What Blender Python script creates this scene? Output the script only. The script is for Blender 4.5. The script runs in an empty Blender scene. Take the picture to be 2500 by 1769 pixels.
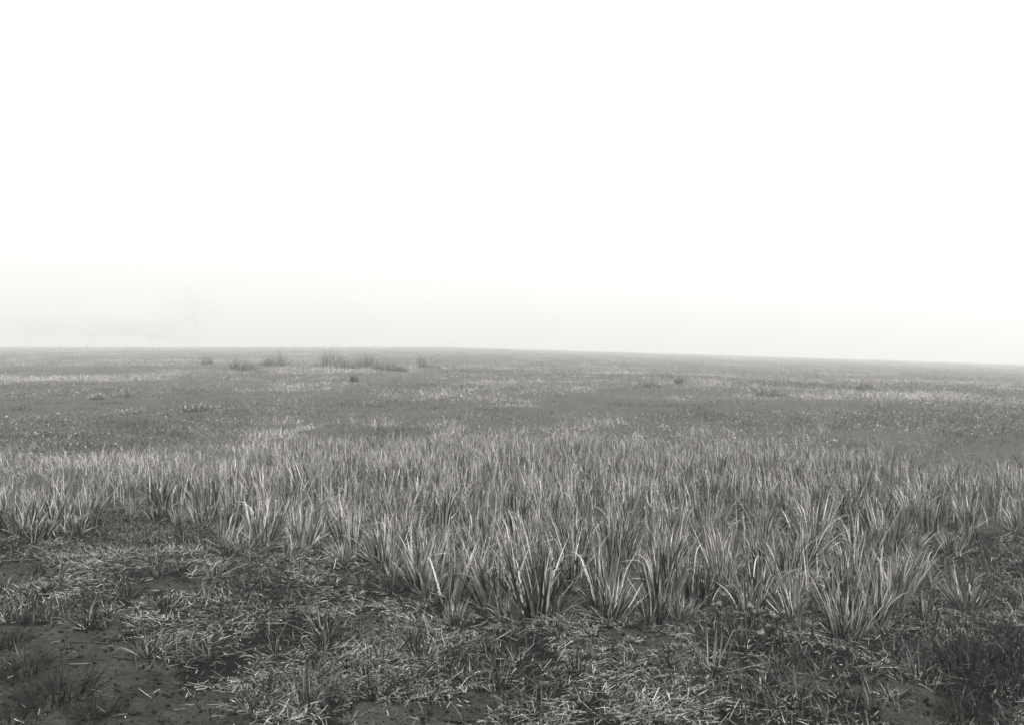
import bpy, math, random
import numpy as np
from math import radians as R

S = bpy.context.scene
COL = S.collection
random.seed(7)
rng = np.random.default_rng(11)

# ------------------------------------------------------------------ camera, sky, sun, exposure
CAM_H = 1.25
F = 2080.0                       # focal length in pixels of a 2500 px wide frame
PITCH = math.atan(48.5 / F)      # looking slightly down
cam_d = bpy.data.cameras.new('camera')
cam = bpy.data.objects.new('camera', cam_d)
COL.objects.link(cam)
cam.location = (0, 0, CAM_H)
cam.rotation_euler = (R(90) - PITCH, 0, 0)
cam_d.sensor_width = 36
cam_d.lens = 36 * F / 2500
cam_d.clip_start = 0.05
cam_d.clip_end = 3000
cam_d.dof.use_dof = True
cam_d.dof.focus_distance = 4.6
cam_d.dof.aperture_fstop = 4.5
S.camera = cam

SUN_EL, SUN_AZ = R(64), R(142)    # high, behind the camera's right shoulder, thinned by fog
w = bpy.data.worlds.new('World')
S.world = w
w.use_nodes = True
nt = w.node_tree
nt.nodes.clear()
sky = nt.nodes.new('ShaderNodeTexSky')
sky.sky_type = 'NISHITA'
sky.sun_disc = False
sky.sun_elevation = SUN_EL
sky.sun_rotation = SUN_AZ
sky.dust_density = 4.5
sky.air_density = 1.0
sky.altitude = 0
bw = nt.nodes.new('ShaderNodeRGBToBW')
bg = nt.nodes.new('ShaderNodeBackground')
bg.inputs['Strength'].default_value = 0.125
wo = nt.nodes.new('ShaderNodeOutputWorld')
nt.links.new(sky.outputs[0], bw.inputs[0])
nt.links.new(bw.outputs[0], bg.inputs['Color'])
nt.links.new(bg.outputs[0], wo.inputs['Surface'])

sun_d = bpy.data.lights.new('sun', 'SUN')
sun_d.energy = 2.8
sun_d.angle = R(12)
sun_d.color = (1.0, 0.985, 0.96)
sun = bpy.data.objects.new('sun', sun_d)
COL.objects.link(sun)
sun.location = (20, -60, 80)
sun.rotation_euler = (-(R(90) - SUN_EL), 0, -SUN_AZ)

S.view_settings.view_transform = 'Standard'
S.view_settings.look = 'None'
S.view_settings.gamma = 1
S.view_settings.exposure = 1.84
S.cycles.volume_bounces = 0
S.cycles.max_bounces = 5
S.cycles.diffuse_bounces = 1
S.cycles.transparent_max_bounces = 4
S.cycles.use_denoising = True
S.cycles.use_adaptive_sampling = False
S.cycles.denoising_prefilter = 'NONE'

# ------------------------------------------------------------------ helpers
def smooth(a, b, x):
    t = np.clip((np.asarray(x, float) - a) / (b - a), 0, 1)
    return t * t * (3 - 2 * t)

_tab = np.random.default_rng(5).random((256, 256))
def vnoise(x, y):
    x = np.asarray(x, float); y = np.asarray(y, float)
    xi = np.floor(x).astype(int); yi = np.floor(y).astype(int)
    fx = x - xi; fy = y - yi
    fx = fx * fx * (3 - 2 * fx); fy = fy * fy * (3 - 2 * fy)
    a = _tab[xi % 256, yi % 256]; b = _tab[(xi + 1) % 256, yi % 256]
    c = _tab[xi % 256, (yi + 1) % 256]; d = _tab[(xi + 1) % 256, (yi + 1) % 256]
    return (a * (1 - fx) + b * fx) * (1 - fy) + (c * (1 - fx) + d * fx) * fy
def fbm(x, y, n=3):
    s = 0; t = 0; a = 1.0
    for k in range(n):
        s = s + a * vnoise(x * 2 ** k + 17.3 * k, y * 2 ** k + 9.1 * k); t += a; a *= 0.5
    return s / t

def zlarge(x, y):
    """lie of the land: level near, cross slope falling to the right, crest of a low ridge at about 240 m"""
    x = np.asarray(x, float); y = np.asarray(y, float)
    z = -0.000061 * np.maximum(y - 192, 0) ** 2
    q = x + 0.09 * y
    soft = np.where(q > 0, q, 0) ** 2 / (np.abs(q) + 4)
    z = z - 0.030 * soft * smooth(6, 45, y)
    z = z + 0.10 * (vnoise(x / 7 + 3, y / 9) - 0.5) * smooth(12, 30, y)
    return np.maximum(z, -10)
def zfun(x, y):
    x = np.asarray(x, float); y = np.asarray(y, float)
    z = zlarge(x, y)
    near = 1 - smooth(20, 60, y)
    z = z + near * (0.07 * (fbm(x / 0.9, y / 0.9, 2) - 0.5) + 0.036 * (fbm(x / 0.16 + 40, y / 0.16, 3) - 0.5) + 0.006 * (fbm(x / 0.06 + y / 0.11, y / 0.05 - x / 0.13 + 7, 2) - 0.5))
    # a shallow wheel rut in the bare soil
    rut = np.exp(-((x - (-1.16 - 0.30 * (y - 3.0))) / 0.035) ** 2) * smooth(2.2, 2.5, y) * (1 - smooth(3.1, 3.5, y))
    return z - 0.018 * rut

def at(px, py):
    """ground point seen at pixel (px, py) of the 2500 x 1769 photograph"""
    dx = (px - 1250) / F; dv = (884.5 - py) / F
    cp, sp = math.cos(PITCH), math.sin(PITCH)
    d = (dx, cp + dv * sp, -sp + dv * cp)
    t = 1.0
    for _ in range(60):
        z = float(zfun(d[0] * t, d[1] * t))
        if d[2] >= -1e-4: break
        t = 0.5 * t + 0.5 * (z - CAM_H) / d[2]
    return d[0] * t, d[1] * t

def in_poly(px, py, poly):
    px = np.asarray(px, float); py = np.asarray(py, float)
    inside = np.zeros(px.shape, bool)
    n = len(poly); j = n - 1
    for i in range(n):
        xi, yi = poly[i]; xj, yj = poly[j]
        c = ((yi > py) != (yj > py)) & (px < (xj - xi) * (py - yi) / ((yj - yi) + 1e-12) + xi)
        inside ^= c
        j = i
    return inside

def mesh_from(name, V, Q, rnd=None, tt=None, mats=(), smooth_shade=True):
    V = np.ascontiguousarray(V, np.float32); Q = np.ascontiguousarray(Q, np.int32)
    me = bpy.data.meshes.new(name)
    me.vertices.add(len(V)); me.vertices.foreach_set('co', V.ravel())
    k = Q.shape[1]
    me.loops.add(Q.size); me.loops.foreach_set('vertex_index', Q.ravel())
    me.polygons.add(len(Q)); me.polygons.foreach_set('loop_start', np.arange(0, Q.size, k, dtype=np.int32))
    if smooth_shade:
        me.polygons.foreach_set('use_smooth', np.ones(len(Q), bool))
    for nm, a in (('rnd', rnd), ('along', tt)):
        if a is not None:
            at_ = me.attributes.new(nm, 'FLOAT', 'POINT')
            at_.data.foreach_set('value', np.ascontiguousarray(a, np.float32))
    me.update(calc_edges=True)
    me.validate()
    for m in mats: me.materials.append(m)
    return me

def blades(base, az, lean, curl, L, W, nseg=5, p=1.6, kink=0, kpos=0.6, kw=0.12, twist=0, fold=0.0, rnd=None, wtop=0.0, cols=2, tube=False):
    """N leaf blades as strips; every argument may be an array of N. returns V, Q, rnd, along"""
    N = len(base)
    g = lambda a: np.broadcast_to(np.asarray(a, float), (N,))[:, None]
    az, lean, curl, L, W, kink, kpos, kw, twist = map(g, (az, lean, curl, L, W, kink, kpos, kw, twist))
    s = np.linspace(0, 1, nseg + 1)[None, :]
    sm = (s[:, :-1] + s[:, 1:]) / 2
    k = np.clip((sm - kpos) / kw, 0, 1); k = k * k * (3 - 2 * k)
    tilt = lean + curl * sm ** p + kink * k
    step = L / nseg
    hx = np.concatenate([np.zeros((N, 1)), np.cumsum(np.sin(tilt) * step, 1)], 1)
    hz = np.concatenate([np.zeros((N, 1)), np.cumsum(np.cos(tilt) * step, 1)], 1)
    tl = np.concatenate([tilt[:, :1], (tilt[:, 1:] + tilt[:, :-1]) / 2, tilt[:, -1:]], 1)
    ca, sa = np.cos(az), np.sin(az)
    c = np.stack([base[:, 0:1] + ca * hx, base[:, 1:2] + sa * hx, base[:, 2:3] + hz], -1)
    side = np.stack([-sa + 0 * tl, ca + 0 * tl, 0 * tl], -1)
    tan = np.stack([ca * np.sin(tl), sa * np.sin(tl), np.cos(tl)], -1)
    nor = np.cross(side, tan)
    tw = (twist * s)[..., None] + 0 * tl[..., None]
    wd = np.cos(tw) * side + np.sin(tw) * nor
    nn = -np.sin(tw) * side + np.cos(tw) * nor
    prof = np.minimum(1, 0.55 + 1.6 * s) * np.maximum((1 - s ** 1.9), wtop)
    hw = (W * prof / 2)[..., None]
    if cols == 3:
        P = np.stack([c - wd * hw + nn * hw * fold, c - nn * hw * fold * 0.4, c + wd * hw + nn * hw * fold], 2)
    else:
        P = np.stack([c - wd * hw, c + wd * hw], 2)
    n1 = nseg + 1
    V = P.reshape(-1, 3)
    i0 = (np.arange(N) * n1 * cols)[:, None, None]
    a = (np.arange(nseg) * cols)[None, :, None]
    b = np.arange(cols - 1)[None, None, :]
    i = i0 + a + b
    Q = np.stack([i, i + 1, i + 1 + cols, i + cols], -1).reshape(-1, 4)
    if rnd is None: rnd = rng.random(N)
    rv = np.repeat(rnd, n1 * cols)
    tv = np.tile(np.repeat(s[0], cols), N)
    return V, Q, rv, tv

def join(parts):
    V = []; Q = []; r = []; t = []; o = 0
    for p in parts:
        V.append(p[0]); Q.append(p[1] + o); r.append(p[2]); t.append(p[3]); o += len(p[0])
    return np.concatenate(V), np.concatenate(Q), np.concatenate(r), np.concatenate(t)

def tag(o, label=None, cat=None, group=None, kind=None):
    for k, v in (('label', label), ('category', cat), ('group', group), ('kind', kind)):
        if v: o[k] = v
    return o
def obj(name, me, parent=None, loc=None):
    o = bpy.data.objects.new(name, me)
    COL.objects.link(o)
    if parent: o.parent = parent
    if loc is not None: o.location = loc
    return o
def empty(name, loc, rz=0, sc=1):
    o = bpy.data.objects.new(name, None)
    COL.objects.link(o)
    o.empty_display_size = 0.1
    o.location = loc; o.rotation_euler = (0, 0, rz); o.scale = (sc, sc, sc)
    return o

# ------------------------------------------------------------------ materials (a monochrome place)
def grey(v): return (v, v * 0.978, v * 0.925, 1)
def leaf_material(name, lo, hi, tip=None, rough=0.45, trans=0.25, spec=0.45, patch=0.0, power=2.3):
    m = bpy.data.materials.new(name); m.use_nodes = True
    n = m.node_tree; n.nodes.clear(); L = n.links.new
    at_ = n.nodes.new('ShaderNodeAttribute'); at_.attribute_name = 'rnd'
    al = n.nodes.new('ShaderNodeAttribute'); al.attribute_name = 'along'
    oi = n.nodes.new('ShaderNodeObjectInfo')
    ramp = n.nodes.new('ShaderNodeMix'); ramp.data_type = 'RGBA'
    ramp.inputs['A'].default_value = grey(lo); ramp.inputs['B'].default_value = grey(hi)
    add = n.nodes.new('ShaderNodeMath'); add.operation = 'MULTIPLY_ADD'
    L(oi.outputs['Random'], add.inputs[0]); add.inputs[1].default_value = 0.3
    pw = n.nodes.new('ShaderNodeMath'); pw.operation = 'POWER'; pw.inputs[1].default_value = power; L(at_.outputs['Fac'], pw.inputs[0])
    sub = n.nodes.new('ShaderNodeMath'); sub.operation = 'SUBTRACT'; sub.inputs[1].default_value = 0.15
    L(pw.outputs[0], sub.inputs[0]); L(sub.outputs[0], add.inputs[2])
    add.use_clamp = True
    L(add.outputs[0], ramp.inputs['Factor'])
    # streaks and age spots along the blade
    tc = n.nodes.new('ShaderNodeTexCoord')
    nz = n.nodes.new('ShaderNodeTexNoise'); nz.inputs['Scale'].default_value = 90; nz.inputs['Detail'].default_value = 2
    L(tc.outputs['Object'], nz.inputs['Vector'])
    mr = n.nodes.new('ShaderNodeMapRange'); mr.inputs['To Min'].default_value = 0.65; mr.inputs['To Max'].default_value = 1.35
    L(nz.outputs['Fac'], mr.inputs['Value'])
    mul = n.nodes.new('ShaderNodeMix'); mul.data_type = 'RGBA'; mul.blend_type = 'MULTIPLY'; mul.inputs['Factor'].default_value = 1
    L(ramp.outputs['Result'], mul.inputs['A']); L(mr.outputs['Result'], mul.inputs['B'])
    col = mul.outputs['Result']
    if tip:
        tm = n.nodes.new('ShaderNodeMapRange'); tm.inputs['From Min'].default_value = 0.72; tm.inputs['From Max'].default_value = 1.0
        tm.inputs['To Max'].default_value = 0.7
        L(al.outputs['Fac'], tm.inputs['Value'])
        tx = n.nodes.new('ShaderNodeMix'); tx.data_type = 'RGBA'; tx.inputs['B'].default_value = grey(tip)
        L(tm.outputs['Result'], tx.inputs['Factor']); L(col, tx.inputs['A']); col = tx.outputs['Result']
    if patch:
        pn = n.nodes.new('ShaderNodeTexNoise'); pn.inputs['Scale'].default_value = 0.22; pn.inputs['Detail'].default_value = 3
        ge = n.nodes.new('ShaderNodeNewGeometry'); L(ge.outputs['Position'], pn.inputs['Vector'])
        pr = n.nodes.new('ShaderNodeMapRange'); pr.inputs['From Min'].default_value = 0.35; pr.inputs['From Max'].default_value = 0.65
        pr.inputs['To Min'].default_value = 1 - patch; pr.inputs['To Max'].default_value = 1 + patch
        L(pn.outputs['Fac'], pr.inputs['Value'])
        pm = n.nodes.new('ShaderNodeMix'); pm.data_type = 'RGBA'; pm.blend_type = 'MULTIPLY'; pm.inputs['Factor'].default_value = 1
        L(col, pm.inputs['A']); L(pr.outputs['Result'], pm.inputs['B']); col = pm.outputs['Result']
    bs = n.nodes.new('ShaderNodeBsdfPrincipled')
    bs.inputs['Roughness'].default_value = rough
    bs.inputs['Specular IOR Level'].default_value = spec
    L(col, bs.inputs['Base Color'])
    out = n.nodes.new('ShaderNodeOutputMaterial')
    if trans:
        tr = n.nodes.new('ShaderNodeBsdfTranslucent'); L(col, tr.inputs['Color'])
        mx = n.nodes.new('ShaderNodeMixShader'); mx.inputs[0].default_value = trans
        L(bs.outputs[0], mx.inputs[1]); L(tr.outputs[0], mx.inputs[2]); L(mx.outputs[0], out.inputs['Surface'])
    else:
        L(bs.outputs[0], out.inputs['Surface'])
    return m

M_tall = leaf_material('tall_leaf', 0.003951, 0.3872, tip=0.25, rough=0.32, trans=0.25, spec=0.3)
M_bent = leaf_material('pale_leaf', 0.234, 0.3931, rough=0.5, trans=0.3, spec=0.25)
M_thatch = leaf_material('dry_thatch', 0.005184, 0.0635, rough=0.8, trans=0.1, spec=0.04)
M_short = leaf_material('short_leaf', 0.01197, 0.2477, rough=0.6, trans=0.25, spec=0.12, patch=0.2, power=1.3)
M_tuft = leaf_material('tuft_leaf', 0.002903, 0.09628, tip=0.12, rough=0.5, trans=0.2, spec=0.15)
M_dark = leaf_material('dark_leaf', 0.00448, 0.0168, rough=0.6, trans=0.1, spec=0.06)
M_straw = leaf_material('straw', 0.00224, 0.2527, rough=0.7, trans=0.0, spec=0.06, power=2.2)
M_twig = leaf_material('dark_twig', 0.008, 0.02, rough=0.8, trans=0.0, spec=0.2)
M_paletwig = leaf_material('pale_stalk', 0.06, 0.10, rough=0.7, trans=0.0, spec=0.2)
M_flower = leaf_material('pale_floret', 0.144, 0.288, rough=0.6, trans=0.3, spec=0.2)
M_clump = leaf_material('clump_leaf', 0.02048, 0.06552, rough=0.6, trans=0.2, spec=0.2)
M_tree = leaf_material('tree_leaf', 0.0216, 0.0504, rough=0.6, trans=0.1, spec=0.2)

def ground_material():
    m = bpy.data.materials.new('ground'); m.use_nodes = True
    n = m.node_tree; L = n.links.new
    bs = n.nodes['Principled BSDF']
    ge = n.nodes.new('ShaderNodeNewGeometry')
    def noise(sc, det, rough=0.6):
        z = n.nodes.new('ShaderNodeTexNoise'); z.inputs['Scale'].default_value = sc; z.inputs['Detail'].default_value = det
        z.inputs['Roughness'].default_value = rough
        L(ge.outputs['Position'], z.inputs['Vector']); return z
    def rng_(src, a, b, c, d):
        r = n.nodes.new('ShaderNodeMapRange'); L(src, r.inputs['Value'])
        for k, v in zip(('From Min', 'From Max', 'To Min', 'To Max'), (a, b, c, d)): r.inputs[k].default_value = v
        return r.outputs['Result']
    big = noise(3.5, 8, 0.72); fine = noise(60, 5, 0.75); grit = noise(240, 3, 0.8)
    soil = n.nodes.new('ShaderNodeMix'); soil.data_type = 'RGBA'
    soil.inputs['A'].default_value = (0.009, 0.0087, 0.0077, 1); soil.inputs['B'].default_value = (0.027, 0.0257, 0.0225, 1)
    L(rng_(big.outputs['Fac'], 0.35, 0.65, 0, 1), soil.inputs['Factor'])
    g1 = n.nodes.new('ShaderNodeMix'); g1.data_type = 'RGBA'; g1.blend_type = 'MULTIPLY'; g1.inputs['Factor'].default_value = 1
    L(soil.outputs['Result'], g1.inputs['A']); L(rng_(fine.outputs['Fac'], 0.32, 0.68, 0.3, 1.8), g1.inputs['B'])
    # pale grains of grit
    g2 = n.nodes.new('ShaderNodeMix'); g2.data_type = 'RGBA'; g2.inputs['B'].default_value = grey(0.045)
    L(rng_(grit.outputs['Fac'], 0.66, 0.74, 0, 0.7), g2.inputs['Factor']); L(g1.outputs['Result'], g2.inputs['A'])
    # damp dark mulch under the fallen straw
    ab = n.nodes.new('ShaderNodeAttribute'); ab.attribute_name = 'bare'
    mu = n.nodes.new('ShaderNodeMix'); mu.data_type = 'RGBA'; mu.inputs['A'].default_value = (0.0035, 0.0033, 0.003, 1)
    L(ab.outputs['Fac'], mu.inputs['Factor']); L(g2.outputs['Result'], mu.inputs['B'])
    # thatch of the field
    at_ = n.nodes.new('ShaderNodeAttribute'); at_.attribute_name = 'grassy'
    th = n.nodes.new('ShaderNodeMix'); th.data_type = 'RGBA'
    th.inputs['A'].default_value = grey(0.014); th.inputs['B'].default_value = grey(0.06)
    tn = noise(14, 6, 0.7); L(rng_(tn.outputs['Fac'], 0.35, 0.7, 0, 1), th.inputs['Factor'])
    mx = n.nodes.new('ShaderNodeMix'); mx.data_type = 'RGBA'
    L(at_.outputs['Fac'], mx.inputs['Factor']); L(mu.outputs['Result'], mx.inputs['A']); L(th.outputs['Result'], mx.inputs['B'])
    L(mx.outputs['Result'], bs.inputs['Base Color'])
    bs.inputs['Roughness'].default_value = 0.95; bs.inputs['Specular IOR Level'].default_value = 0.05
    bp = n.nodes.new('ShaderNodeBump'); bp.inputs['Strength'].default_value = 0.9; bp.inputs['Distance'].default_value = 0.012
    L(fine.outputs['Fac'], bp.inputs['Height']); L(bp.outputs['Normal'], bs.inputs['Normal'])
    return m

# ------------------------------------------------------------------ the band of tall grass (outline on the ground)
front = [(-420, 1345), (-150, 1330), (60, 1310), (190, 1290), (225, 1245), (300, 1240), (380, 1240), (440, 1265), (560, 1300), (640, 1330), (760, 1345),
         (880, 1355), (1000, 1390), (1060, 1420), (1130, 1465), (1210, 1485), (1310, 1505), (1470, 1478), (1620, 1480), (1700, 1475), (1850, 1475),
         (1950, 1490), (2050, 1516), (2170, 1490), (2255, 1430), (2180, 1370), (2150, 1320), (2300, 1300), (2500, 1300), (2850, 1310)]
back = [(2850, 1185), (2500, 1175), (2420, 1205), (2300, 1165), (2100, 1122), (1900, 1108), (1600, 1098), (1300, 1092), (1000, 1088), (780, 1098),
        (660, 1112), (560, 1150), (440, 1185), (300, 1212), (250, 1226), (150, 1226), (-150, 1225), (-420, 1225)]
BACKW = sorted([at(*p) for p in back], key=lambda p: p[0] / p[1])
BAND = [at(*p) for p in front + back]
HOLES = [(at(1830, 1262), 0.30), (at(2060, 1310), 0.22)]
def in_band(x, y):
    b = in_poly(x, y, BAND)
    for (hx, hy), r in HOLES: b &= (np.asarray(x) - hx) ** 2 + ((np.asarray(y) - hy) / 1.6) ** 2 > r * r
    return b
BARE = [[at(*p) for p in poly] for poly in (
    [(-300, 1545), (90, 1522), (240, 1548), (330, 1470), (356, 1500), (300, 1560), (420, 1625), (440, 1665), (560, 1705), (640, 1800), (900, 1900), (-400, 1900)],
    [(-120, 1385), (60, 1382), (100, 1410), (30, 1430), (-120, 1432)],
    [(330, 1400), (400, 1405), (480, 1425), (440, 1450), (350, 1440)],
    [(860, 1505), (960, 1512), (990, 1530), (900, 1545), (850, 1525)],
    [(960, 1700), (1200, 1680), (1250, 1720), (1180, 1790), (880, 1800), (800, 1760)],
    [(1440, 1555), (1600, 1545), (1660, 1565), (1560, 1590), (1460, 1580)],
    [(1900, 1650), (2120, 1645), (2330, 1700), (2420, 1790), (2200, 1760), (1960, 1690)])]
def bare(x, y):
    """1 on open soil, 0 where straw and sprigs cover it, with a ragged edge"""
    x = np.asarray(x, float); y = np.asarray(y, float)
    jx = x + 0.22 * (fbm(x / 0.13, y / 0.13, 2) - 0.5); jy = y + 0.3 * (fbm(x / 0.13 + 50, y / 0.13, 2) - 0.5)
    b = np.zeros(x.shape, bool)
    for p in BARE: b |= in_poly(jx, jy, p)
    return b

# ------------------------------------------------------------------ ground: one sheet past the crest of the ridge
xs = np.unique(np.concatenate([np.arange(-3.0, 3.0, 0.022), np.arange(-4.2, -3.0, 0.04), np.arange(3.0, 4.21, 0.04), -4.2 - 0.06 * (1.075 ** np.arange(0, 92) - 1) / 0.075, 4.2 + 0.06 * (1.075 ** np.arange(0, 92) - 1) / 0.075]))
ys = np.unique(np.concatenate([-np.geomspace(0.5, 120, 30), np.arange(-0.4, 2.0, 0.2), np.arange(2.0, 2.4, 0.05), np.arange(2.4, 4.8, 0.02), np.arange(4.8, 7.0, 0.04), 7.0 + 0.05 * (1.04 ** np.arange(0, 150) - 1) / 0.04]))
ys = ys[ys < 600]
X, Y = np.meshgrid(xs, ys)
Z = zfun(X, Y)
nx, ny = len(xs), len(ys)
ii = (np.arange(ny - 1)[:, None] * nx + np.arange(nx - 1)[None, :]).ravel()
Q = np.stack([ii, ii + 1, ii + 1 + nx, ii + nx], 1)
me = mesh_from('ground', np.stack([X, Y, Z], -1).reshape(-1, 3), Q, mats=[ground_material()])
ga = me.attributes.new('grassy', 'FLOAT', 'POINT')
gv = np.maximum(smooth(6.2, 8.5, Y + 0.8 * (fbm(X / 1.2, Y / 1.2) - 0.5)), 0.6 * in_band(X, Y)).ravel().astype(np.float32)
ga.data.foreach_set('value', gv)
gb = me.attributes.new('bare', 'FLOAT', 'POINT')
gb.data.foreach_set('value', (bare(X, Y) * 1.0 + 0.25 * (vnoise(X / 0.2, Y / 0.2) > 0.7)).ravel().clip(0, 1).astype(np.float32))
tag(obj('ground', me), kind='structure')

# ------------------------------------------------------------------ tall tussocks
def tussock_mesh(n, h, r, spread, seed, wid=0.0115, skirt=0.2):
    g = np.random.default_rng(seed)
    a = g.random(n) * 2 * np.pi
    q = np.sqrt(g.random(n))
    b = np.stack([q * r * np.cos(a), q * r * np.sin(a), np.full(n, -0.015)], 1)
    az = a + g.normal(0, 0.9, n)
    lean = np.clip(spread * (0.15 + 0.85 * q) * g.uniform(0.3, 1.2, n), 0.02, 1.2)
    L = h * g.uniform(0.55, 1.12, n) * (1 + 0.25 * q)
    curl = g.uniform(0.0, 0.2, n) + 0.12 * q + (g.random(n) < 0.12) * g.uniform(0.3, 1.2, n)
    sk = g.random(n) < skirt
    lean = np.where(sk, g.uniform(0.6, 1.3, n), lean); L = np.where(sk, L * 0.55, L)
    return blades(b, az, lean, curl, L, wid * g.uniform(0.6, 1.25, n), nseg=6, p=1.8, twist=g.normal(0, 0.8, n), fold=0.35, rnd=g.random(n), cols=3)
def thatch_mesh(n, r, seed, h=0.14):
    g = np.random.default_rng(seed)
    a = g.random(n) * 2 * np.pi; q = np.sqrt(g.random(n))
    b = np.stack([q * r * np.cos(a), q * r * np.sin(a), np.full(n, 0.0)], 1)
    return blades(b, a + g.normal(0, 0.8, n), g.uniform(0.7, 1.45, n), g.uniform(0, 0.5, n), h * g.uniform(0.4, 1.3, n), g.uniform(0.003, 0.008, n), nseg=3, rnd=g.random(n), twist=g.normal(0, 0.8, n))
NV = 14
T_FOL = [mesh_from('tall_foliage', *tussock_mesh(int(rng.integers(100, 150)), rng.uniform(0.33, 0.40), rng.uniform(0.06, 0.10), rng.uniform(0.28, 0.52), 100 + k), mats=[M_tall]) for k in range(NV)]
T_THA = [mesh_from('thatch', *thatch_mesh(40, 0.12, 200 + k), mats=[M_thatch]) for k in range(6)]
def bent_mesh(seed, h=0.37):
    g = np.random.default_rng(seed)
    return mesh_from('bent_blade', *blades(np.array([[0, 0, 0.0]]), 0, g.uniform(0.08, 0.4), g.uniform(0.05, 0.25), h * g.uniform(0.95, 1.25), g.uniform(0.010, 0.0145), nseg=16, p=1.5,
                     kink=g.uniform(0.9, 1.6), kpos=g.uniform(0.55, 0.76), kw=g.uniform(0.14, 0.34), twist=g.uniform(-0.5, 0.5), fold=0.25, cols=3, rnd=g.random(1)), mats=[M_bent])
T_BENT = [bent_mesh(300 + k) for k in range(16)]
BAND_GROUP = 'tall tussocks crowded together in the band of tall grass'
BAND_LABEL = 'tall grey tussock of upright broad blades crowded inside the band of tall grass'
def tussock(x, y, sc=1.0, v=None, rz=None, nbent=1, label=BAND_LABEL, group=BAND_GROUP, lean=(0, 0), sxy=1.0):
    v = random.randrange(NV) if v is None else v
    rz = random.uniform(0, 6.28) if rz is None else rz
    e = empty('grass_tussock', (x, y, float(zfun(x, y))), 0, sc)
    e.scale = (sc * sxy, sc * sxy, sc)
    f = obj('foliage', T_FOL[v % NV], e); f.rotation_euler = (lean[0], lean[1], rz)
    t = obj('thatch', T_THA[random.randrange(6)], e); t.rotation_euler = (0, 0, rz)
    for _ in range(nbent):
        b = obj('bent_blade', random.choice(T_BENT), e)
        b.rotation_euler = (0, 0, random.uniform(0, 6.28)); b.location = (random.uniform(-.08, .08), random.uniform(-.06, .06), 0)
        s = random.uniform(0.8, 1.1); b.scale = (s, s, s)
    tag(e, label, 'grass tussock', group)
    return e

FRONT = [  # photo pixel of the base, scale, width, bent blades, lean, label
    (1314, 1504, 1.08, 1.25, 4, (0, -0.05), 'big bright tussock jutting farthest out at the front edge of the tall grass'),
    (1474, 1480, 0.98, 1.0, 2, (0, 0.05), 'slim upright tussock just to the right of the big bright jutting one'),
    (1615, 1482, 0.86, 1.1, 4, (0, 0.0), 'loose open tussock with a pale blade arched over dark soil at its base'),
    (1700, 1474, 0.80, 1.0, 2, (0, 0.12), 'dim tussock between the loose open one and the low fountain shaped one'),
    (1848, 1476, 0.78, 1.3, 2, (0, 0.0), 'low fountain shaped tussock with bent dry blades round its foot'),
    (1950, 1490, 0.72, 1.1, 1, (0, -0.1), 'small tussock with a thin pale weed beside it, right of the fountain shaped one'),
    (2047, 1514, 0.74, 1.1, 1, (0, 0.1), 'short tussock whose dark foot stands lowest at the right end of the front row'),
    (2166, 1490, 0.92, 1.35, 2, (0, 0.14), 'wide spreading tussock at the right end of the front row, blades fanning right'),
    (2255, 1432, 0.66, 1.2, 1, (0.0, 0.45), 'flattened tussock leaning over to the right beside the wide spreading one'),
    (1126, 1462, 0.98, 1.3, 4, (0, -0.25), 'big tussock arching to the left over the straw, left of the jutting one'),
    (1216, 1480, 0.95, 1.1, 3, (0, -0.12), 'tussock squeezed between the left arching one and the big jutting one'),
    (1040, 1408, 0.92, 1.1, 2, (0, -0.15), 'tussock behind and left of the big left arching one'),
    (940, 1372, 0.88, 1.1, 1, (0, -0.05), 'straight bladed tussock at the inner curve of the front edge above the straw'),
    (850, 1352, 0.85, 1.1, 1, (0, -0.08), 'fan shaped tussock on the front edge above the two small spiky tufts'),
    (735, 1340, 0.86, 1.15, 2, (0, -0.08), 'broad tussock on the left half of the front edge with its foot on straw'),
    (640, 1325, 0.90, 1.1, 3, (0, -0.15), 'tussock with several bright arched blades on the left half of the front edge'),
    (560, 1298, 0.80, 1.1, 2, (0, -0.22), 'left leaning tussock where the front edge turns back to the far left'),
    (395, 1240, 0.74, 1.2, 1, (0, -0.1), 'dark based rounded tussock by itself near the left gap in the band'),
    (244, 1240, 0.72, 1.1, 1, (0, 0.0), 'pale thin tussock in the gap between the left clump and the main band'),
    (133, 1291, 0.84, 1.1, 1, (0, 0.03), 'tall dark tussock at the right side of the clump by the left border'),
    (60, 1303, 0.80, 1.15, 1, (0, 0.0), 'dim tussock at the front of the clump by the left border'),
    (5, 1296, 0.80, 1.1, 0, (0, 0.0), 'dark tussock cut by the left border of the view'),
]
placed = []
for px, py, sc, sw, nb, ln, lb in FRONT:
    x, y = at(px, py); sc *= 0.83; sw *= 1.08
    tussock(x, y, sc, nbent=nb + 1, label=lb, group='tussocks along the front edge of the tall grass', lean=ln, sxy=sw)
    placed.append((x, y))
bx = np.array([p[0] for p in BAND]); by = np.array([p[1] for p in BAND])
cand = np.stack([rng.uniform(bx.min(), bx.max(), 60000), rng.uniform(by.min(), by.max(), 60000)], 1)
cand = cand[in_band(cand[:, 0], cand[:, 1])]
cand = cand[np.abs(cand[:, 0]) < 0.66 * cand[:, 1] + 0.3]
cand = cand[np.argsort(cand[:, 1] + rng.normal(0, 0.5, len(cand)))]
NB = 0
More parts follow.
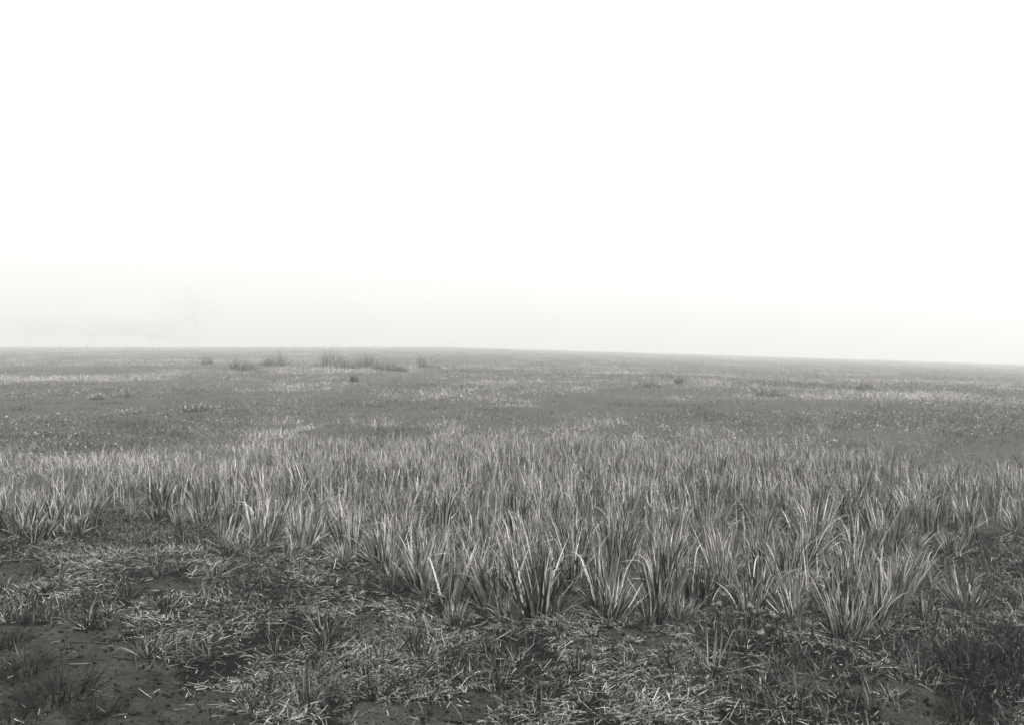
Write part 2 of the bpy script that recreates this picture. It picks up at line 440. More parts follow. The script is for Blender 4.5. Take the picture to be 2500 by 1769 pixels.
for x, y in cand:
    if NB >= 238: break
    d = 0.25 + 0.018 * max(0, y - 4)
    if all((x - a) ** 2 + (y - b) ** 2 > d * d for a, b in placed):
        placed.append((x, y)); NB += 1
        hs = 0.78 - 0.055 * max(0, y - 4.5) ** 0.95 + rng.normal(0, 0.08)
        hs *= 0.62 + 0.62 * float(fbm(x / 0.75 + 2, y / 0.75, 2))
        tussock(x, y, max(0.36, hs) * (0.86 if x < -2.2 else 1), nbent=int(rng.random() < 0.9) + int(rng.random() < 0.5), lean=(rng.normal(0, 0.05), rng.normal(0.02, 0.07)), sxy=rng.uniform(0.95, 1.25))
print('tussocks', len(placed), 'farthest', max(p[1] for p in placed))

# smaller tussocks where the band thins out towards the straw
EDGE = 0
fr = [at(*p) for p in front[2:-2]]
while EDGE < 40:
    i = random.randrange(len(fr) - 1); t = random.random()
    x = fr[i][0] * (1 - t) + fr[i + 1][0] * t + random.gauss(0, 0.1); y = fr[i][1] * (1 - t) + fr[i + 1][1] * t - abs(random.gauss(0.05, 0.14))
    if any((x - a) ** 2 + (y - b) ** 2 < 0.15 ** 2 for a, b in placed): continue
    placed.append((x, y)); EDGE += 1
    tussock(x, y, random.uniform(0.28, 0.55), nbent=int(random.random() < 0.3), lean=(random.gauss(0, .1), random.gauss(0, .15)), sxy=random.uniform(1.1, 1.6),
            label='knee low loose tussock on the straw along the front edge of the tall grass', group='low tussocks where the tall grass thins out')

# the rest of the tall grass between and behind them: one mass
N = 26000
p = np.stack([rng.uniform(bx.min(), bx.max(), 6 * N), rng.uniform(by.min(), by.max(), 6 * N)], 1)
p = p[in_band(p[:, 0], p[:, 1])]
p = p[np.abs(p[:, 0]) < 0.7 * p[:, 1] + 0.4]
keep = rng.random(len(p)) < (0.10 + 0.90 * smooth(5.5, 8.0, p[:, 1])) * smooth(0.25, 0.5, fbm(p[:, 0] / 0.25, p[:, 1] / 0.25, 2))
p = p[keep][:N]; n = len(p)
h = (0.27 - 0.012 * np.maximum(0, p[:, 1] - 4)) * (0.75 + 0.5 * fbm(p[:, 0] / 0.4 + 5, p[:, 1] / 0.4, 2))
d_ = blades(np.concatenate([p, zfun(p[:, 0], p[:, 1])[:, None] - 0.01], 1), rng.random(n) * 6.28, np.abs(rng.normal(0, 0.2, n)), rng.uniform(0.0, 0.5, n),
            h * rng.uniform(0.6, 1.15, n), rng.uniform(0.006, 0.011, n), nseg=4, twist=rng.normal(0, 0.8, n))
tag(obj('tall_grass', mesh_from('tall_grass', *d_, mats=[M_tall])), kind='stuff')
print('tall stuff', n)

# ------------------------------------------------------------------ short grass of the open field, thinner and coarser with distance
def field_points(n, y0, y1, pw, wfun):
    u = rng.random(n)
    e = 2 - pw
    y = (y0 ** e + u * (y1 ** e - y0 ** e)) ** (1 / e)
    x = (rng.random(n) * 2 - 1) * wfun(y)
    return x, y
x, y = field_points(520000, 5.2, 262, 1.6, lambda y: 0.66 * y + 1.5)
patch = 0.55 * fbm(x / 0.42 + 9, y / 0.55, 3) + 0.45 * fbm(x / 4.5 + 3, y / 7.0 + 5, 2)
k = (~in_band(x, y)) & (rng.random(len(x)) < smooth(0.38, 0.52, patch) * 0.8 + 0.2)
lowx = (y < 7.0) & (rng.random(len(x)) > smooth(5.0, 7.4, y))
k &= ~lowx
x, y, patch = x[k], y[k], patch[k]; n = len(x)
# drifts of paler and darker turf: ground centre, half widths, tone
DR = [(850, 905, 250, 9, .28), (1250, 962, 230, 15, .3), (760, 946, 80, 8, .25), (1700, 968, 260, 11, .18), (1400, 926, 380, 12, .14), (2230, 955, 250, 14, .2), (690, 1072, 60, 10, .16), (160, 945, 120, 10, .06),
      (300, 990, 350, 24, -.26), (250, 905, 300, 12, -.16), (200, 1075, 300, 28, -.22), (2060, 1010, 340, 17, -.32), (1650, 1002, 150, 10, -.22), (570, 1012, 120, 10, -.26), (2430, 1065, 120, 22, -.3), (1080, 940, 110, 6, -.2), (1480, 985, 130, 7, -.15)]
gx = x / y * F + 1250 + 60 * (fbm(x / 1.5, y / 2.0, 2) - 0.5); gy = 836 + CAM_H * F / y * (1 + 0.10 * (fbm(x / 1.1 + 7, y / 1.6, 2) - 0.5))
drift = sum(a * np.exp(-((gx - cx) / rx) ** 2 - ((gy - cy) / ry) ** 2) for cx, cy, rx, ry, a in DR)
far = (y / 8) ** 0.62
far = np.maximum(far, 0.85)
yb = np.interp(x / y, [p[0] / p[1] for p in BACKW], [p[1] for p in BACKW])
hh = (0.035 + 0.14 * smooth(0.42, 0.7, patch)) * rng.uniform(0.5, 1.3, n) * (0.8 + 0.2 * np.minimum(far, 2.0)) * (1 + 1.5 * smooth(-0.34, -0.2, x / y) * np.exp(-np.maximum(0, y - yb) / 2.6) * smooth(0.25, 0.7, fbm(x / 0.9, y / 1.1, 3)))
hh *= 1 + 0.9 * np.clip(drift, -0.4, 0.4)
hh = np.where((y > 120) & (rng.random(n) < 0.2), rng.uniform(0.25, 0.6, n), hh)
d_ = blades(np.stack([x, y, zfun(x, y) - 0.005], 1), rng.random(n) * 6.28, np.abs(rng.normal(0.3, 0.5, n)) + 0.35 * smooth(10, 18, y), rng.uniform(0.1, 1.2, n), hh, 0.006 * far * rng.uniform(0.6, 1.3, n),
            nseg=2, p=1.2, rnd=np.clip((rng.random(n) - 0.5) * (0.6 - 0.35 * smooth(9, 30, y)) + 0.9 * (fbm(x / 0.5, y / 0.7, 2) - 0.5) + 1.7 * (fbm(x / 1.7 + 8, y / 2.2, 3) - 0.5) + 1.0 * (fbm(x / 6.5 + 2, y / 6.0 + 4, 2) - 0.5) + 0.43 + 2.0 * drift + 0.28 * smooth(14, 60, y), 0, 1), twist=rng.normal(0, 0.6, n))  # tone lifted with distance, painting extra fog fade into the turf
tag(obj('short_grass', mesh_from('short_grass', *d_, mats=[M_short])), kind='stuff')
print('short', n)

# low broad leaved weeds mixed into it: small leaves lying near level
x, y = field_points(130000, 7.5, 70, 1.5, lambda y: 0.66 * y + 1)
cl = fbm(x / 2.6 + 30, y / 3.5 + 4, 3)
k = (~in_band(x, y)) & (rng.random(len(x)) < smooth(0.42, 0.66, cl + 0.12 * (x / y)))
x, y = x[k], y[k]; n = len(x)
d_ = blades(np.stack([x, y, zfun(x, y) + rng.uniform(0.01, 0.07, n)], 1), rng.random(n) * 6.28, rng.uniform(0.7, 1.5, n), rng.uniform(-0.2, 0.9, n), rng.uniform(0.018, 0.04, n) * np.maximum(1, (y / 9) ** 0.5),
            rng.uniform(0.010, 0.02, n) * np.maximum(1, (y / 9) ** 0.5), nseg=3, p=1.2, wtop=0.1)
tag(obj('low_weeds', mesh_from('low_weeds', *d_, mats=[leaf_material('weed_leaf', 0.01152, 0.2732, rough=0.55, trans=0.2, spec=0.12)])), kind='stuff')
print('low weeds', n)

# ------------------------------------------------------------------ fallen straw in front of the band
n = 260000
y = rng.uniform(2.25, 7.2, n); x = rng.uniform(-1, 1, n) * (0.68 * y + 0.5)
cov = fbm(x / 0.30 + 70, y / 0.36, 3)
isb = bare(x, y); inb = in_band(x, y)
prob = (0.15 + 0.85 * smooth(0.38, 0.52, cov)) * np.where(isb, 0.025, 1) * np.where(inb, 0.15, 1) * (1 - 0.75 * smooth(5.5, 7.2, y))
prob *= 1 - 0.55 * smooth(0.32, 0.55, x / y)
k = rng.random(n) < prob
x, y, isb = x[k], y[k], isb[k]; n = len(x)
dirn = 6.28 * fbm(x / 0.5 + 12, y / 0.5 + 31, 2) * 1.5 + rng.normal(0, 0.9, n)
L = 0.010 + 0.028 * rng.random(n) + 0.07 * rng.random(n) ** 6
d_ = blades(np.stack([x, y, zfun(x, y) + rng.uniform(0.0, 0.02, n)], 1), dirn, rng.normal(1.45, 0.2, n), rng.normal(0.05, 0.25, n), L, rng.uniform(0.0016, 0.0040, n), nseg=2, p=1,
            rnd=rng.random(n) ** 1.1, twist=rng.normal(0, 0.5, n), wtop=0.55)
tag(obj('straw_litter', mesh_from('straw_litter', *d_, mats=[M_straw])), kind='stuff')
print('straw', n)

# thin green sprigs coming up through the straw
n = 70000
y = rng.uniform(2.25, 6.6, n); x = rng.uniform(-1, 1, n) * (0.68 * y + 0.5)
cov = fbm(x / 0.28 + 20, y / 0.34 + 8, 3)
k = (rng.random(n) < smooth(0.47, 0.62, cov + 0.14 * smooth(0.2, 0.5, x / y)) * np.where(bare(x, y), 0.04, 1)) & ~in_band(x, y)  # denser dark sprigs to the right stand in for the vignetted corner
x, y = x[k], y[k]; n = len(x)
d_ = blades(np.stack([x, y, zfun(x, y) - 0.004], 1), rng.random(n) * 6.28, rng.uniform(0.1, 1.2, n), rng.uniform(0, 0.9, n), rng.uniform(0.03, 0.11, n), rng.uniform(0.003, 0.006, n), nseg=3,
            twist=rng.normal(0, 0.8, n))
tag(obj('grass_sprigs', mesh_from('grass_sprigs', *d_, mats=[M_tuft])), kind='stuff')
print('sprigs', n)

# crumbs of soil and small pebbles on the bare ground
n = 26000
y = rng.uniform(2.3, 4.6, n); x = rng.uniform(-1, 1, n) * (0.66 * y + 0.3)
k = rng.random(n) < np.where(bare(x, y), 0.9, 0.06)
x, y = x[k], y[k]; n = len(x)
octa = np.array([[1, 0, 0], [0, 1, 0], [-1, 0, 0], [0, -1, 0], [0, 0, 0.8], [0, 0, -0.6]], float)
s = (0.0015 + 0.0045 * rng.random(n) ** 6 * 2.2)
V = (octa[None] * (1 + rng.normal(0, 0.22, (n, 6, 3))) * s[:, None, None] + np.stack([x, y, zfun(x, y) + s * 0.3], 1)[:, None, :]).reshape(-1, 3)
tri = np.array([[0, 1, 4], [1, 2, 4], [2, 3, 4], [3, 0, 4], [1, 0, 5], [2, 1, 5], [3, 2, 5], [0, 3, 5]])
Tq = (np.arange(n)[:, None, None] * 6 + tri[None]).reshape(-1, 3)
rv = np.repeat(rng.random(n) ** 2, 6)
tag(obj('soil_crumbs', mesh_from('soil_crumbs', V, Tq, rv, rv * 0, mats=[leaf_material('crumb', 0.001728, 0.01944, rough=0.9, trans=0, spec=0.05)], smooth_shade=False)), kind='stuff')

# ------------------------------------------------------------------ separate low tufts in front of the band
def tuft_mesh(n, h, seed, wid=0.0052, flat=0.0, r=0.03, mat=None):
    g = np.random.default_rng(seed)
    a = g.random(n) * 2 * np.pi; q = np.sqrt(g.random(n))
    b = np.stack([q * r * np.cos(a), q * r * np.sin(a), np.full(n, -0.008)], 1)
    lean = np.clip(g.uniform(0.05, 1.15, n) + flat, 0, 1.5)
    kk = (g.random(n) < 0.3) * g.uniform(0.4, 1.3, n)
    return mesh_from('tuft_foliage', *blades(b, a + g.normal(0, 0.5, n), lean, g.uniform(0.0, 0.7, n) * (1 - 0.6 * flat), h * g.uniform(0.45, 1.15, n), wid * g.uniform(0.6, 1.3, n), nseg=6, p=1.5,
                     kink=kk, kpos=0.55, kw=0.25, twist=g.normal(0, 0.9, n), fold=0.3, rnd=g.random(n), cols=3), mats=[mat or M_tuft])
K = 6
TUFT = {
    'spiky': [tuft_mesh(55, 0.17, 400 + k) for k in range(K)],
    'sprawling': [tuft_mesh(60, 0.20, 420 + k, flat=0.35, r=0.05) for k in range(K)],
    'low': [tuft_mesh(45, 0.11, 440 + k, flat=0.3, wid=0.0065) for k in range(K)],
    'dark': [tuft_mesh(210, 0.14, 460 + k, wid=0.0042, r=0.10, flat=0.15, mat=M_dark) for k in range(K)],
    'sparse': [tuft_mesh(14, 0.15, 480 + k) for k in range(K)],
    'pale': [tuft_mesh(50, 0.12, 500 + k, flat=0.4, wid=0.007, mat=M_thatch) for k in range(K)],
}
TUFT_THATCH = [mesh_from('dead_base', *thatch_mesh(22, 0.04, 520 + k, 0.09), mats=[M_straw]) for k in range(4)]
def tuft(kind, x, y, sc, label, group, base=True):
    sc *= 0.88
    e = empty('grass_tuft', (x, y, float(zfun(x, y))), random.uniform(0, 6.28), sc)
    obj('foliage', random.choice(TUFT[kind]), e)
    if base: obj('dead_base', random.choice(TUFT_THATCH), e)
    tag(e, label, 'grass tuft', group)
    return e
TUFTS = [
    ('spiky', 213, 1531, 1.15, 'spiky tuft with pale bent stems at its foot, alone on bare soil'),
    ('dark', 97, 1517, 0.72, 'small dark tuft on bare soil left of the spiky one'),
    ('spiky', 404, 1489, 0.95, 'broad leaved tuft at the edge of the straw above the bare soil'),
    ('sprawling', 366, 1600, 0.95, 'sprawling tuft with a dark stalk beside it where soil meets straw'),
    ('dark', 141, 1700, 1.15, 'large dark tuft on bare soil in the lower left corner'),
    ('dark', 18, 1570, 0.8, 'dark tuft cut by the left border above the large dark tuft'),
    ('dark', 30, 1762, 0.7, 'dark flattened tuft at the bottom left corner below the large dark one'),
    ('sprawling', 518, 1603, 0.95, 'flat straggly tuft on straw just right of the sprawling soil edge tuft'),
    ('spiky', 385, 1409, 0.9, 'dark footed tuft behind the small bare patch on the left'),
    ('spiky', 300, 1302, 1.0, 'loose tuft below the left gap in the tall grass'),
    ('spiky', 446, 1306, 1.0, 'tuft with pale dead leaves below the left leaning tussock'),
    ('sprawling', 520, 1408, 0.95, 'rounded tuft on straw under the left half of the front edge'),
    ('spiky', 560, 1362, 1.05, 'thin bladed tuft close below the front edge on the left'),
    ('low', 110, 1440, 1.05, 'low tuft over dark twigs near the left border'),
    ('low', 213, 1350, 1.1, 'pale low tuft amid flattened straw on the left'),
    ('spiky', 312, 1456, 0.9, 'tuft between the spiky soil tuft and the small bare patch'),
    ('pale', 583, 1424, 1.0, 'pale rosette of short leaves on straw left of the middle'),
    ('low', 640, 1420, 0.9, 'little rosette right beside the pale rosette left of the middle'),
    ('sprawling', 600, 1722, 0.8, 'low tuft at the straw edge above the bottom border, left of the forked one'),
    ('spiky', 747, 1731, 1.15, 'upright tuft with a forked pale stem near the bottom border'),
    ('pale', 916, 1702, 1.2, 'pale low rosette spreading wide near the bottom border'),
    ('sparse', 1038, 1757, 0.75, 'tiny sparse tuft alone on the dark soil by the bottom border'),
    ('sprawling', 790, 1546, 1.2, 'large tuft sweeping left over straw in the middle'),
    ('sprawling', 920, 1606, 1.3, 'largest tuft of the straw, sprawling below the sweeping one'),
    ('spiky', 1023, 1604, 1.1, 'upright spiky tuft right of the largest sprawling tuft'),
    ('spiky', 956, 1447, 1.15, 'tall green tuft just below the inner curve of the front edge'),
    ('spiky', 882, 1430, 1.0, 'darker tuft left of the tall green tuft below the inner curve'),
    ('pale', 813, 1426, 1.0, 'flat pale tuft left of the darker tuft below the front edge'),
    ('pale', 1030, 1485, 0.95, 'bright low tuft on straw left of the arching tussock'),
    ('pale', 1133, 1650, 1.05, 'bright star shaped tuft below the jutting tussock'),
    ('low', 1084, 1640, 0.95, 'darker small tuft touching the bright star shaped one'),
    ('sparse', 1225, 1674, 1.1, 'sparse tuft of a few long blades below the jutting tussock'),
    ('low', 1263, 1616, 1.05, 'low tuft under the foot of the big jutting tussock'),
    ('low', 798, 1643, 0.9, 'faint small tuft in the straw left of the largest sprawling tuft'),
    ('sparse', 1141, 1764, 0.9, 'sparse tuft cut by the bottom border right of the dark soil'),
    ('spiky', 1368, 1556, 0.95, 'dim tuft in front of the gap beside the jutting tussock'),
    ('low', 1440, 1550, 0.85, 'small dim tuft in front of the slim upright tussock'),
    ('low', 1535, 1628, 0.9, 'small tuft alone on bright straw below the loose open tussock'),
    ('sprawling', 1745, 1640, 1.35, 'wide tuft with long curved blades below the fountain shaped tussock'),
    ('spiky', 1815, 1590, 1.05, 'dense tuft among pale weeds below the fountain shaped tussock'),
    ('sprawling', 1867, 1674, 1.1, 'straggly tuft by the dark hollow, right of the wide curved tuft'),
    ('low', 1543, 1704, 1.0, 'low tuft on the bright straw near the bottom border, right of the middle'),
    ('spiky', 2246, 1658, 1.05, 'round tuft on the edge of the dark soil strip at the lower right'),
    ('low', 2162, 1540, 1.0, 'bright low tuft below the wide spreading tussock'),
    ('spiky', 2360, 1487, 1.05, 'dark spiky tuft right of the flattened tussock'),
    ('dark', 2372, 1628, 1.2, 'dark bushy tuft near the right border'),
    ('sparse', 2223, 1522, 1.0, 'pair of thin upright blades on straw right of the bright low tuft'),
    ('low', 1899, 1642, 1.0, 'small tuft at the left end of the dark soil strip'),
    ('sprawling', 1926, 1718, 1.1, 'grey tuft below the dark soil strip near the bottom border'),
    ('low', 2177, 1703, 0.85, 'small tuft standing in the middle of the dark soil strip'),
    ('dark', 2440, 1560, 1.0, 'dark tuft half way up the right border'),
    ('dark', 2470, 1690, 1.1, 'dark tuft added to darken the lower right corner'),  # added dark corner tufts, standing in for the frame's darkened corners
    ('dark', 2350, 1745, 0.8, 'low dark tuft added for corner darkening at the bottom border near the right corner'),
    ('dark', 2425, 1605, 1.05, 'dark tuft added for corner darkening between the bushy dark one and the right border'),
    ('dark', 2490, 1625, 1.1, 'dark tuft added for corner darkening, cut by the right border above the lower right corner'),
    ('dark', 2405, 1685, 1.0, 'dark tuft added for corner darkening just left of the one in the lower right corner'),
    ('dark', 2310, 1618, 0.8, 'smaller dark tuft added for corner darkening left of the bushy dark one near the right border'),
    ('dark', 55, 1642, 0.85, 'dark tuft added for corner darkening on bare soil just above the large dark tuft'),
    ('dark', 232, 1748, 0.7, 'low dark tuft added for corner darkening on bare soil by the bottom border, right of the large dark one'),
    ('sparse', 1320, 1725, 1.1, 'thin upright sprout of few blades near the bottom border in the middle'),
]
tp = []
for kd, px, py, sc, lb in TUFTS:
    x, y = at(px, py); tp.append((x, y))
    tuft(kd, x, y, sc, lb, 'separate low tufts in front of the tall grass', base=kd not in ('sparse', 'dark'))
# many more small ones that nothing tells apart
cnt = 0
while cnt < 110:
    py = random.uniform(1300, 1765); px = random.uniform(-40, 2540)
    x, y = at(px, py)
    if in_band(np.array([x]), np.array([y]))[0] or bare(np.array([x]), np.array([y]))[0]: continue
    if any((x - a) ** 2 + (y - b) ** 2 < 0.14 ** 2 for a, b in tp): continue
    if y > 5.4: continue
    tp.append((x, y)); cnt += 1
    e = empty('grass_seedling', (x, y, float(zfun(x, y))), random.uniform(0, 6.28), random.uniform(0.55, 0.9))
    obj('foliage', random.choice(TUFT[random.choice(['low', 'sparse', 'low', 'spiky'])]), e)
    tag(e, 'small grey grass seedling rising a hand high through the fallen straw', 'grass seedling', 'small grass seedlings in the fallen straw')

# ------------------------------------------------------------------ flowering weeds
def rod(p0, p1, r0, r1, n=4, bend=0.0, seg=4, az=0.0):
    """thin tapered stem as V, Q"""
    p0 = np.array(p0, float); p1 = np.array(p1, float)
    d = p1 - p0; L = np.linalg.norm(d); d = d / L
    u = np.cross(d, (0.3, 0.2, 1.0) if abs(d[2]) < 0.9 else (1, 0, 0)); u /= np.linalg.norm(u); v = np.cross(d, u)
    V = []
    for i in range(seg + 1):
        t = i / seg; c = p0 + d * L * t + (u * math.cos(az) + v * math.sin(az)) * bend * L * math.sin(math.pi * t); r = r0 + (r1 - r0) * t
        for k in range(n):
            a = 2 * math.pi * k / n
            V.append(c + r * (math.cos(a) * u + math.sin(a) * v))
    Q = [[i * n + k, i * n + (k + 1) % n, (i + 1) * n + (k + 1) % n, (i + 1) * n + k] for i in range(seg) for k in range(n)]
    m = len(V)
    return np.array(V), np.array(Q), np.full(m, random.random()), np.full(m, 0.4)
def floret_mesh(seed):
    g = np.random.default_rng(seed); n = 26
    b = g.normal(0, 0.006, (n, 3)); b[:, 2] = np.abs(b[:, 2]) * 1.3
    return mesh_from('flower_head', *blades(b, g.random(n) * 6.28, g.uniform(0.2, 1.5, n), g.uniform(0, 0.6, n), g.uniform(0.008, 0.014, n), g.uniform(0.005, 0.008, n), nseg=2, p=1, wtop=0.3, rnd=g.random(n)), mats=[M_flower])
FL = [floret_mesh(600 + k) for k in range(4)]
def weed(x, y, h, label, nstem=3):
    e = empty('flowering_weed', (x, y, float(zfun(x, y))), random.uniform(0, 6.28))
    parts = []
    for s in range(nstem):
        a = random.uniform(0, 6.28); l = random.uniform(0.05, 0.45); hh = h * random.uniform(0.65, 1.05)
        tip = np.array((math.cos(a) * math.sin(l) * hh, math.sin(a) * math.sin(l) * hh, math.cos(l) * hh))
        parts.append(rod((0, 0, -0.01), tip, 0.0016, 0.0009, bend=0.06, az=a))
        m = 12
        tt = np.linspace(0.15, 0.95, m)
        parts.append(blades(tip[None] * tt[:, None], rng.random(m) * 6.28, rng.uniform(0.5, 1.2, m), rng.uniform(0, 0.7, m), rng.uniform(0.014, 0.03, m), rng.uniform(0.006, 0.01, m), nseg=3, wtop=0.05))
        f = obj('flower_head', random.choice(FL), e, tuple(tip)); f.scale = (random.uniform(0.5, 0.8),) * 3
    obj('foliage', mesh_from('weed_foliage', *join(parts), mats=[M_tuft]), e)
    tag(e, label, 'weed', 'small pale flowered weeds')
for px, py, h, lb in (
    (1722, 1474, 0.10, 'pale flowered weed in the shade between the dim and fountain shaped tussocks'),
    (1790, 1482, 0.11, 'pale flowered weed at the left foot of the fountain shaped tussock'),
    (1757, 1520, 0.12, 'white tipped weed in front of the gap left of the fountain shaped tussock'),
    (1825, 1538, 0.13, 'bushy pale weed just below the fountain shaped tussock'),
    (1882, 1552, 0.13, 'leafy pale weed right of the bushy one below the fountain shaped tussock'),
    (1860, 1590, 0.11, 'short pale weed beside the dense tuft among the weeds'),
    (2005, 1495, 0.19, 'thin upright weed with pale heads between the two short tussocks'),
    (1985, 1470, 0.15, 'weed with pale leaves half hidden behind the short tussock at the right'),
    (1965, 1370, 0.33, 'tall weed with white flowers standing up among the right hand tussocks'),
    (2030, 1408, 0.20, 'white flowered weed low between tussocks on the right'),
    (120, 1312, 0.12, 'tiny pale weed on the soil under the tall dark tussock on the left'),
    (150, 1318, 0.10, 'tiny pale weed right of its twin under the tall dark tussock on the left'),
    (190, 1302, 0.11, 'small pale weed at the mouth of the left gap in the band'),
    (85, 1320, 0.10, 'small pale weed at the foot of the left border clump'),
    (1725, 1290, 0.42, 'white headed weed poking up above the middle of the tall grass'),
): weed(*at(px, py), h, lb, nstem=4)

# ------------------------------------------------------------------ fallen stalks and twigs
def stalk(px, py, az, L, r, mat, label, bend=0.06):
    x, y = at(px, py); dx, dy = math.cos(az) * L / 2, math.sin(az) * L / 2
    z0 = float(zfun(x - dx, y - dy)); z1 = float(zfun(x + dx, y + dy)); zc = float(zfun(x, y)); z = max(z0, z1, zc) + r * 1.1
    d_ = rod((-dx, -dy, max(z0 + r, z - 0.01) - z), (dx, dy, max(z1 + r, z - 0.01) - z), r, r * 0.5, n=6, bend=bend, seg=9)
    V = d_[0] + np.random.default_rng(int(px)).normal(0, r * 0.16, d_[0].shape)
    o = obj('fallen_stalk', mesh_from('fallen_stalk', V, d_[1], d_[2], d_[3], mats=[mat]), loc=(x, y, z))
    tag(o, label, 'fallen stalk', 'stalks lying on the ground')
stalk(215, 1568, 0.05, 0.16, 0.0035, M_twig, 'dark thin twig lying flat on bare soil below the spiky tuft')
stalk(325, 1610, -0.15, 0.17, 0.0045, M_twig, 'dark stalk lying at the foot of the sprawling soil edge tuft')
stalk(510, 1716, 0.02, 0.16, 0.0035, M_paletwig, 'pale straight stalk on soil near the bottom border')
stalk(690, 1620, 0.08, 0.13, 0.0065, M_twig, 'thick dark stick lying on straw left of the largest tuft')
stalk(640, 1520, 0.0, 0.22, 0.0040, M_paletwig, 'long pale stalk lying level across the straw on the left')
stalk(1375, 1642, -0.2, 0.15, 0.0070, M_twig, 'thick dark stick on bright straw below the slim tussock')
stalk(820, 1406, 0.1, 0.10, 0.006, M_twig, 'short dark stick near the flat pale tuft')
stalk(1080, 1690, 0.1, 0.24, 0.0035, M_twig, 'long thin dark stalk along the upper edge of the dark soil')
stalk(2030, 1662, -0.3, 0.10, 0.004, M_twig, 'short twig on the left part of the dark soil strip')
stalk(1130, 1762, -0.05, 0.12, 0.006, M_twig, 'dark stick by the bottom border at the right end of the dark soil')
stalk(60, 1366, 0.1, 0.22, 0.003, M_paletwig, 'thin pale stalk lying on soil by the left border')
stalk(205, 1620, 0.25, 0.10, 0.003, M_paletwig, 'faint pale stalk on bare soil above the large dark tuft')
stalk(330, 1690, 0.12, 0.09, 0.003, M_twig, 'little twig on the bare soil right of the large dark tuft')

# ------------------------------------------------------------------ darker weed clumps out in the field
def clump_mesh(seed, wdt, h, n, mt):
    g = np.random.default_rng(seed)
    a = g.random(n) * 6.28; q = np.sqrt(g.random(n))
    b = np.stack([q * wdt * np.cos(a), q * wdt * 0.6 * np.sin(a), np.full(n, -0.02)], 1)
    hh = h * (0.35 + 0.75 * vnoise(b[:, 0] / wdt * 2.6 + seed, b[:, 1] / wdt)) * (1 - 0.6 * q ** 1.5) * g.uniform(0.6, 1.25, n)
    st = blades(b, a + g.normal(0, 0.7, n), g.uniform(0, 0.7, n) * (0.4 + q), g.uniform(0, 0.8, n), hh, g.uniform(0.012, 0.022, n), nseg=4, rnd=g.random(n))
    m = int(n * 1.8)
    i = g.integers(0, n, m); t = g.random(m) ** 0.7
    lb = np.stack([b[i, 0] * (1 + 0.25 * t), b[i, 1] * (1 + 0.25 * t), hh[i] * t * 0.92], 1) + g.normal(0, 0.015, (m, 3))
    lf = blades(lb, g.random(m) * 6.28, g.uniform(0.3, 1.4, m), g.uniform(0, 0.8, m), g.uniform(0.05, 0.11, m), g.uniform(0.010, 0.02, m), nseg=2, rnd=g.random(m))
    return mesh_from('clump_foliage', *lf, mats=[mt]), mesh_from('clump_stems', *st, mats=[mt])
def clump(px, py, wpx, hpx, label):
    x, y = at(px, py); s = y / F
    f, st = clump_mesh(int(px), max(0.05, wpx * s * 0.72), hpx * s * 2.0, int(70 + wpx * 3.2), M_short if 'flat' in label else M_clump if 'thicket' in label or 'fog' in label else M_short)
    e = empty('weed_clump', (x, y, float(zfun(x, y))))
    obj('foliage', f, e); obj('stem_tangle', st, e)
    tag(e, label, 'weed clump', 'dark weed clumps out in the foggy field')
for c in (
    (506, 890, 18, 17, 'small dark weed clump standing leftmost of the row out in the fog'),
    (573, 902, 16, 20, 'upright dark weed clump second from the left of the foggy row'),
    (606, 905, 36, 16, 'low dark weed clump touching the upright one in the foggy row'),
    (648, 893, 18, 20, 'narrow dark weed clump left of the round one in the foggy row'),
    (682, 893, 36, 24, 'round dark weed clump left of the widest clump in the fog'),
    (806, 896, 62, 30, 'widest and tallest dark weed clump at the left end of the main thicket'),
    (850, 900, 50, 27, 'dark weed clump in the middle of the main thicket'),
    (893, 898, 46, 29, 'dark weed clump at the right end of the main thicket, tall again'),
    (933, 903, 34, 17, 'low dark weed clump tailing off right of the main thicket'),
    (962, 905, 24, 14, 'lower dark weed clump behind the tail of the thicket'),
    (983, 906, 18, 13, 'smallest dark weed clump at the tail of the thicket'),
    (1032, 899, 16, 24, 'thin pointed dark weed clump alone right of the thicket'),
    (1060, 899, 22, 15, 'faint grey weed clump right of the thin pointed one'),
    (864, 932, 14, 14, 'little dark weed clump nearer than the main thicket'),
    (1585, 945, 40, 24, 'thin grassy weed clump in the right half of the field'),
    (1658, 936, 14, 22, 'narrow upright weed clump beside the thin grassy one'),
    (2115, 950, 36, 16, 'soft low weed clump in the right part of the field'),
    (1880, 965, 60, 18, 'broad faint weed clump in the grass between the low and the grassy ones'),
    (300, 968, 40, 12, 'dark flat weed clump out in the left part of the field'),
    (235, 975, 26, 10, 'smaller dark flat weed clump left of its neighbour'),
    (478, 1002, 44, 12, 'dark flat weed clump in front of the left thicket, nearer the tall grass'),
    (145, 852, 4, 8, 'tiny weed clump breaking the skyline at the left, first of two'),
    (211, 851, 5, 9, 'tiny weed clump breaking the skyline right of its neighbour'),
): clump(*c)

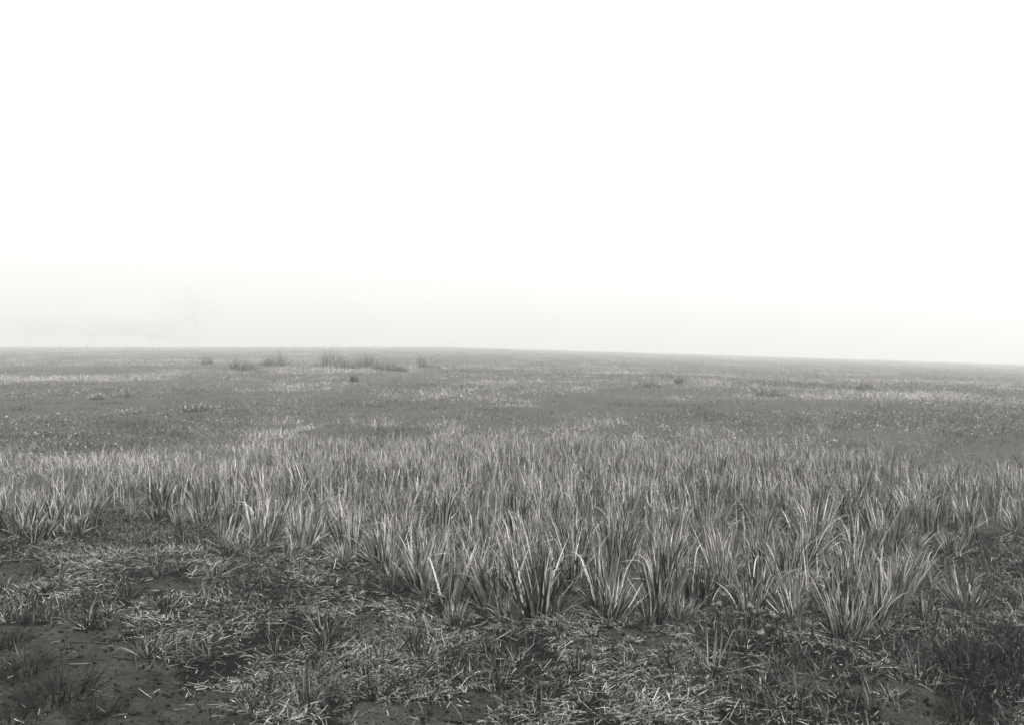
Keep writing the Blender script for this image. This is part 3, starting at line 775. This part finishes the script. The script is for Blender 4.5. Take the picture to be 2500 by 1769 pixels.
# ------------------------------------------------------------------ trees almost lost in the fog behind the ridge
def tree(x, y, H, wdt, seed, label):
    g = np.random.default_rng(seed)
    z = float(zlarge(x, y))
    e = empty('foggy_tree', (x, y, z))
    pr = [rod((0, 0, -0.5), (0.3, 0, H * 0.55), 0.05, 0.03, n=8, bend=0.03, seg=6)]
    ctr = []
    for k in range(9):
        a = g.uniform(0, 6.28); r = wdt * 0.5 * g.uniform(0.3, 0.9); zz = H * g.uniform(0.28, 0.95)
        p1 = (math.cos(a) * r, math.sin(a) * r, zz); ctr.append(p1)
        pr.append(rod((0.2, 0, H * g.uniform(0.3, 0.5)), p1, 0.025, 0.012, n=6, bend=0.06, seg=5, az=a))
    obj('trunk', mesh_from('trunk', *join(pr), mats=[M_twig]), e)
    m = 6500
    ci = g.integers(0, 9, m)
    b = np.array(ctr)[ci] + g.normal(0, 1, (m, 3)) * np.array([wdt * 0.25, wdt * 0.25, H * 0.13])
    obj('crown', mesh_from('crown', *blades(b, g.random(m) * 6.28, g.uniform(0.3, 2.6, m), g.uniform(0, 0.6, m), g.uniform(0.15, 0.3, m), g.uniform(0.08, 0.16, m), nseg=2, rnd=g.random(m)), mats=[M_tree]), e)
    tag(e, label, 'tree', 'trees fading out in the fog')
def tree_at(px, top_py, D, wpx, seed, label):
    x = (px - 1250) / F * D
    zt = CAM_H + (836 - top_py) / F * D
    tree(x, D, zt - float(zlarge(x, D)), wpx / F * D, seed, label)
tree_at(475, 690, 285, 105, 1, 'pale ghost of a tall tree barely showing in the fog')
tree_at(230, 775, 292, 190, 2, 'faint low broad tree lost in the fog left of the tall ghostly one')
tree_at(60, 765, 300, 130, 3, 'faint tree in the fog nearest the left border')
tree_at(370, 790, 280, 170, 4, 'faint low tree in the fog between the broad and the tall ones')

# ------------------------------------------------------------------ fog
def haze(x0, x1, y0, y1, z0, z1, dens, g):
    V = np.array([[x, y, z] for z in (z0, z1) for y in (y0, y1) for x in (x0, x1)], float)
    Q = np.array([[0, 2, 3, 1], [4, 5, 7, 6], [0, 1, 5, 4], [2, 6, 7, 3], [0, 4, 6, 2], [1, 3, 7, 5]])
    m = bpy.data.materials.new('haze'); m.use_nodes = True
    n = m.node_tree; n.nodes.clear()
    v = n.nodes.new('ShaderNodeVolumePrincipled')
    v.inputs['Color'].default_value = (0.86, 0.856, 0.848, 1)
    v.inputs['Density'].default_value = dens
    v.inputs['Anisotropy'].default_value = g
    o = n.nodes.new('ShaderNodeOutputMaterial'); n.links.new(v.outputs[0], o.inputs['Volume'])
    tag(obj('haze', mesh_from('haze', V, Q, mats=[m], smooth_shade=False)), kind='stuff')
zmin = float(Z.min())
haze(-420, 420, -125, 610, zmin - 1.0, 34.0, 0.0056, 0.2)
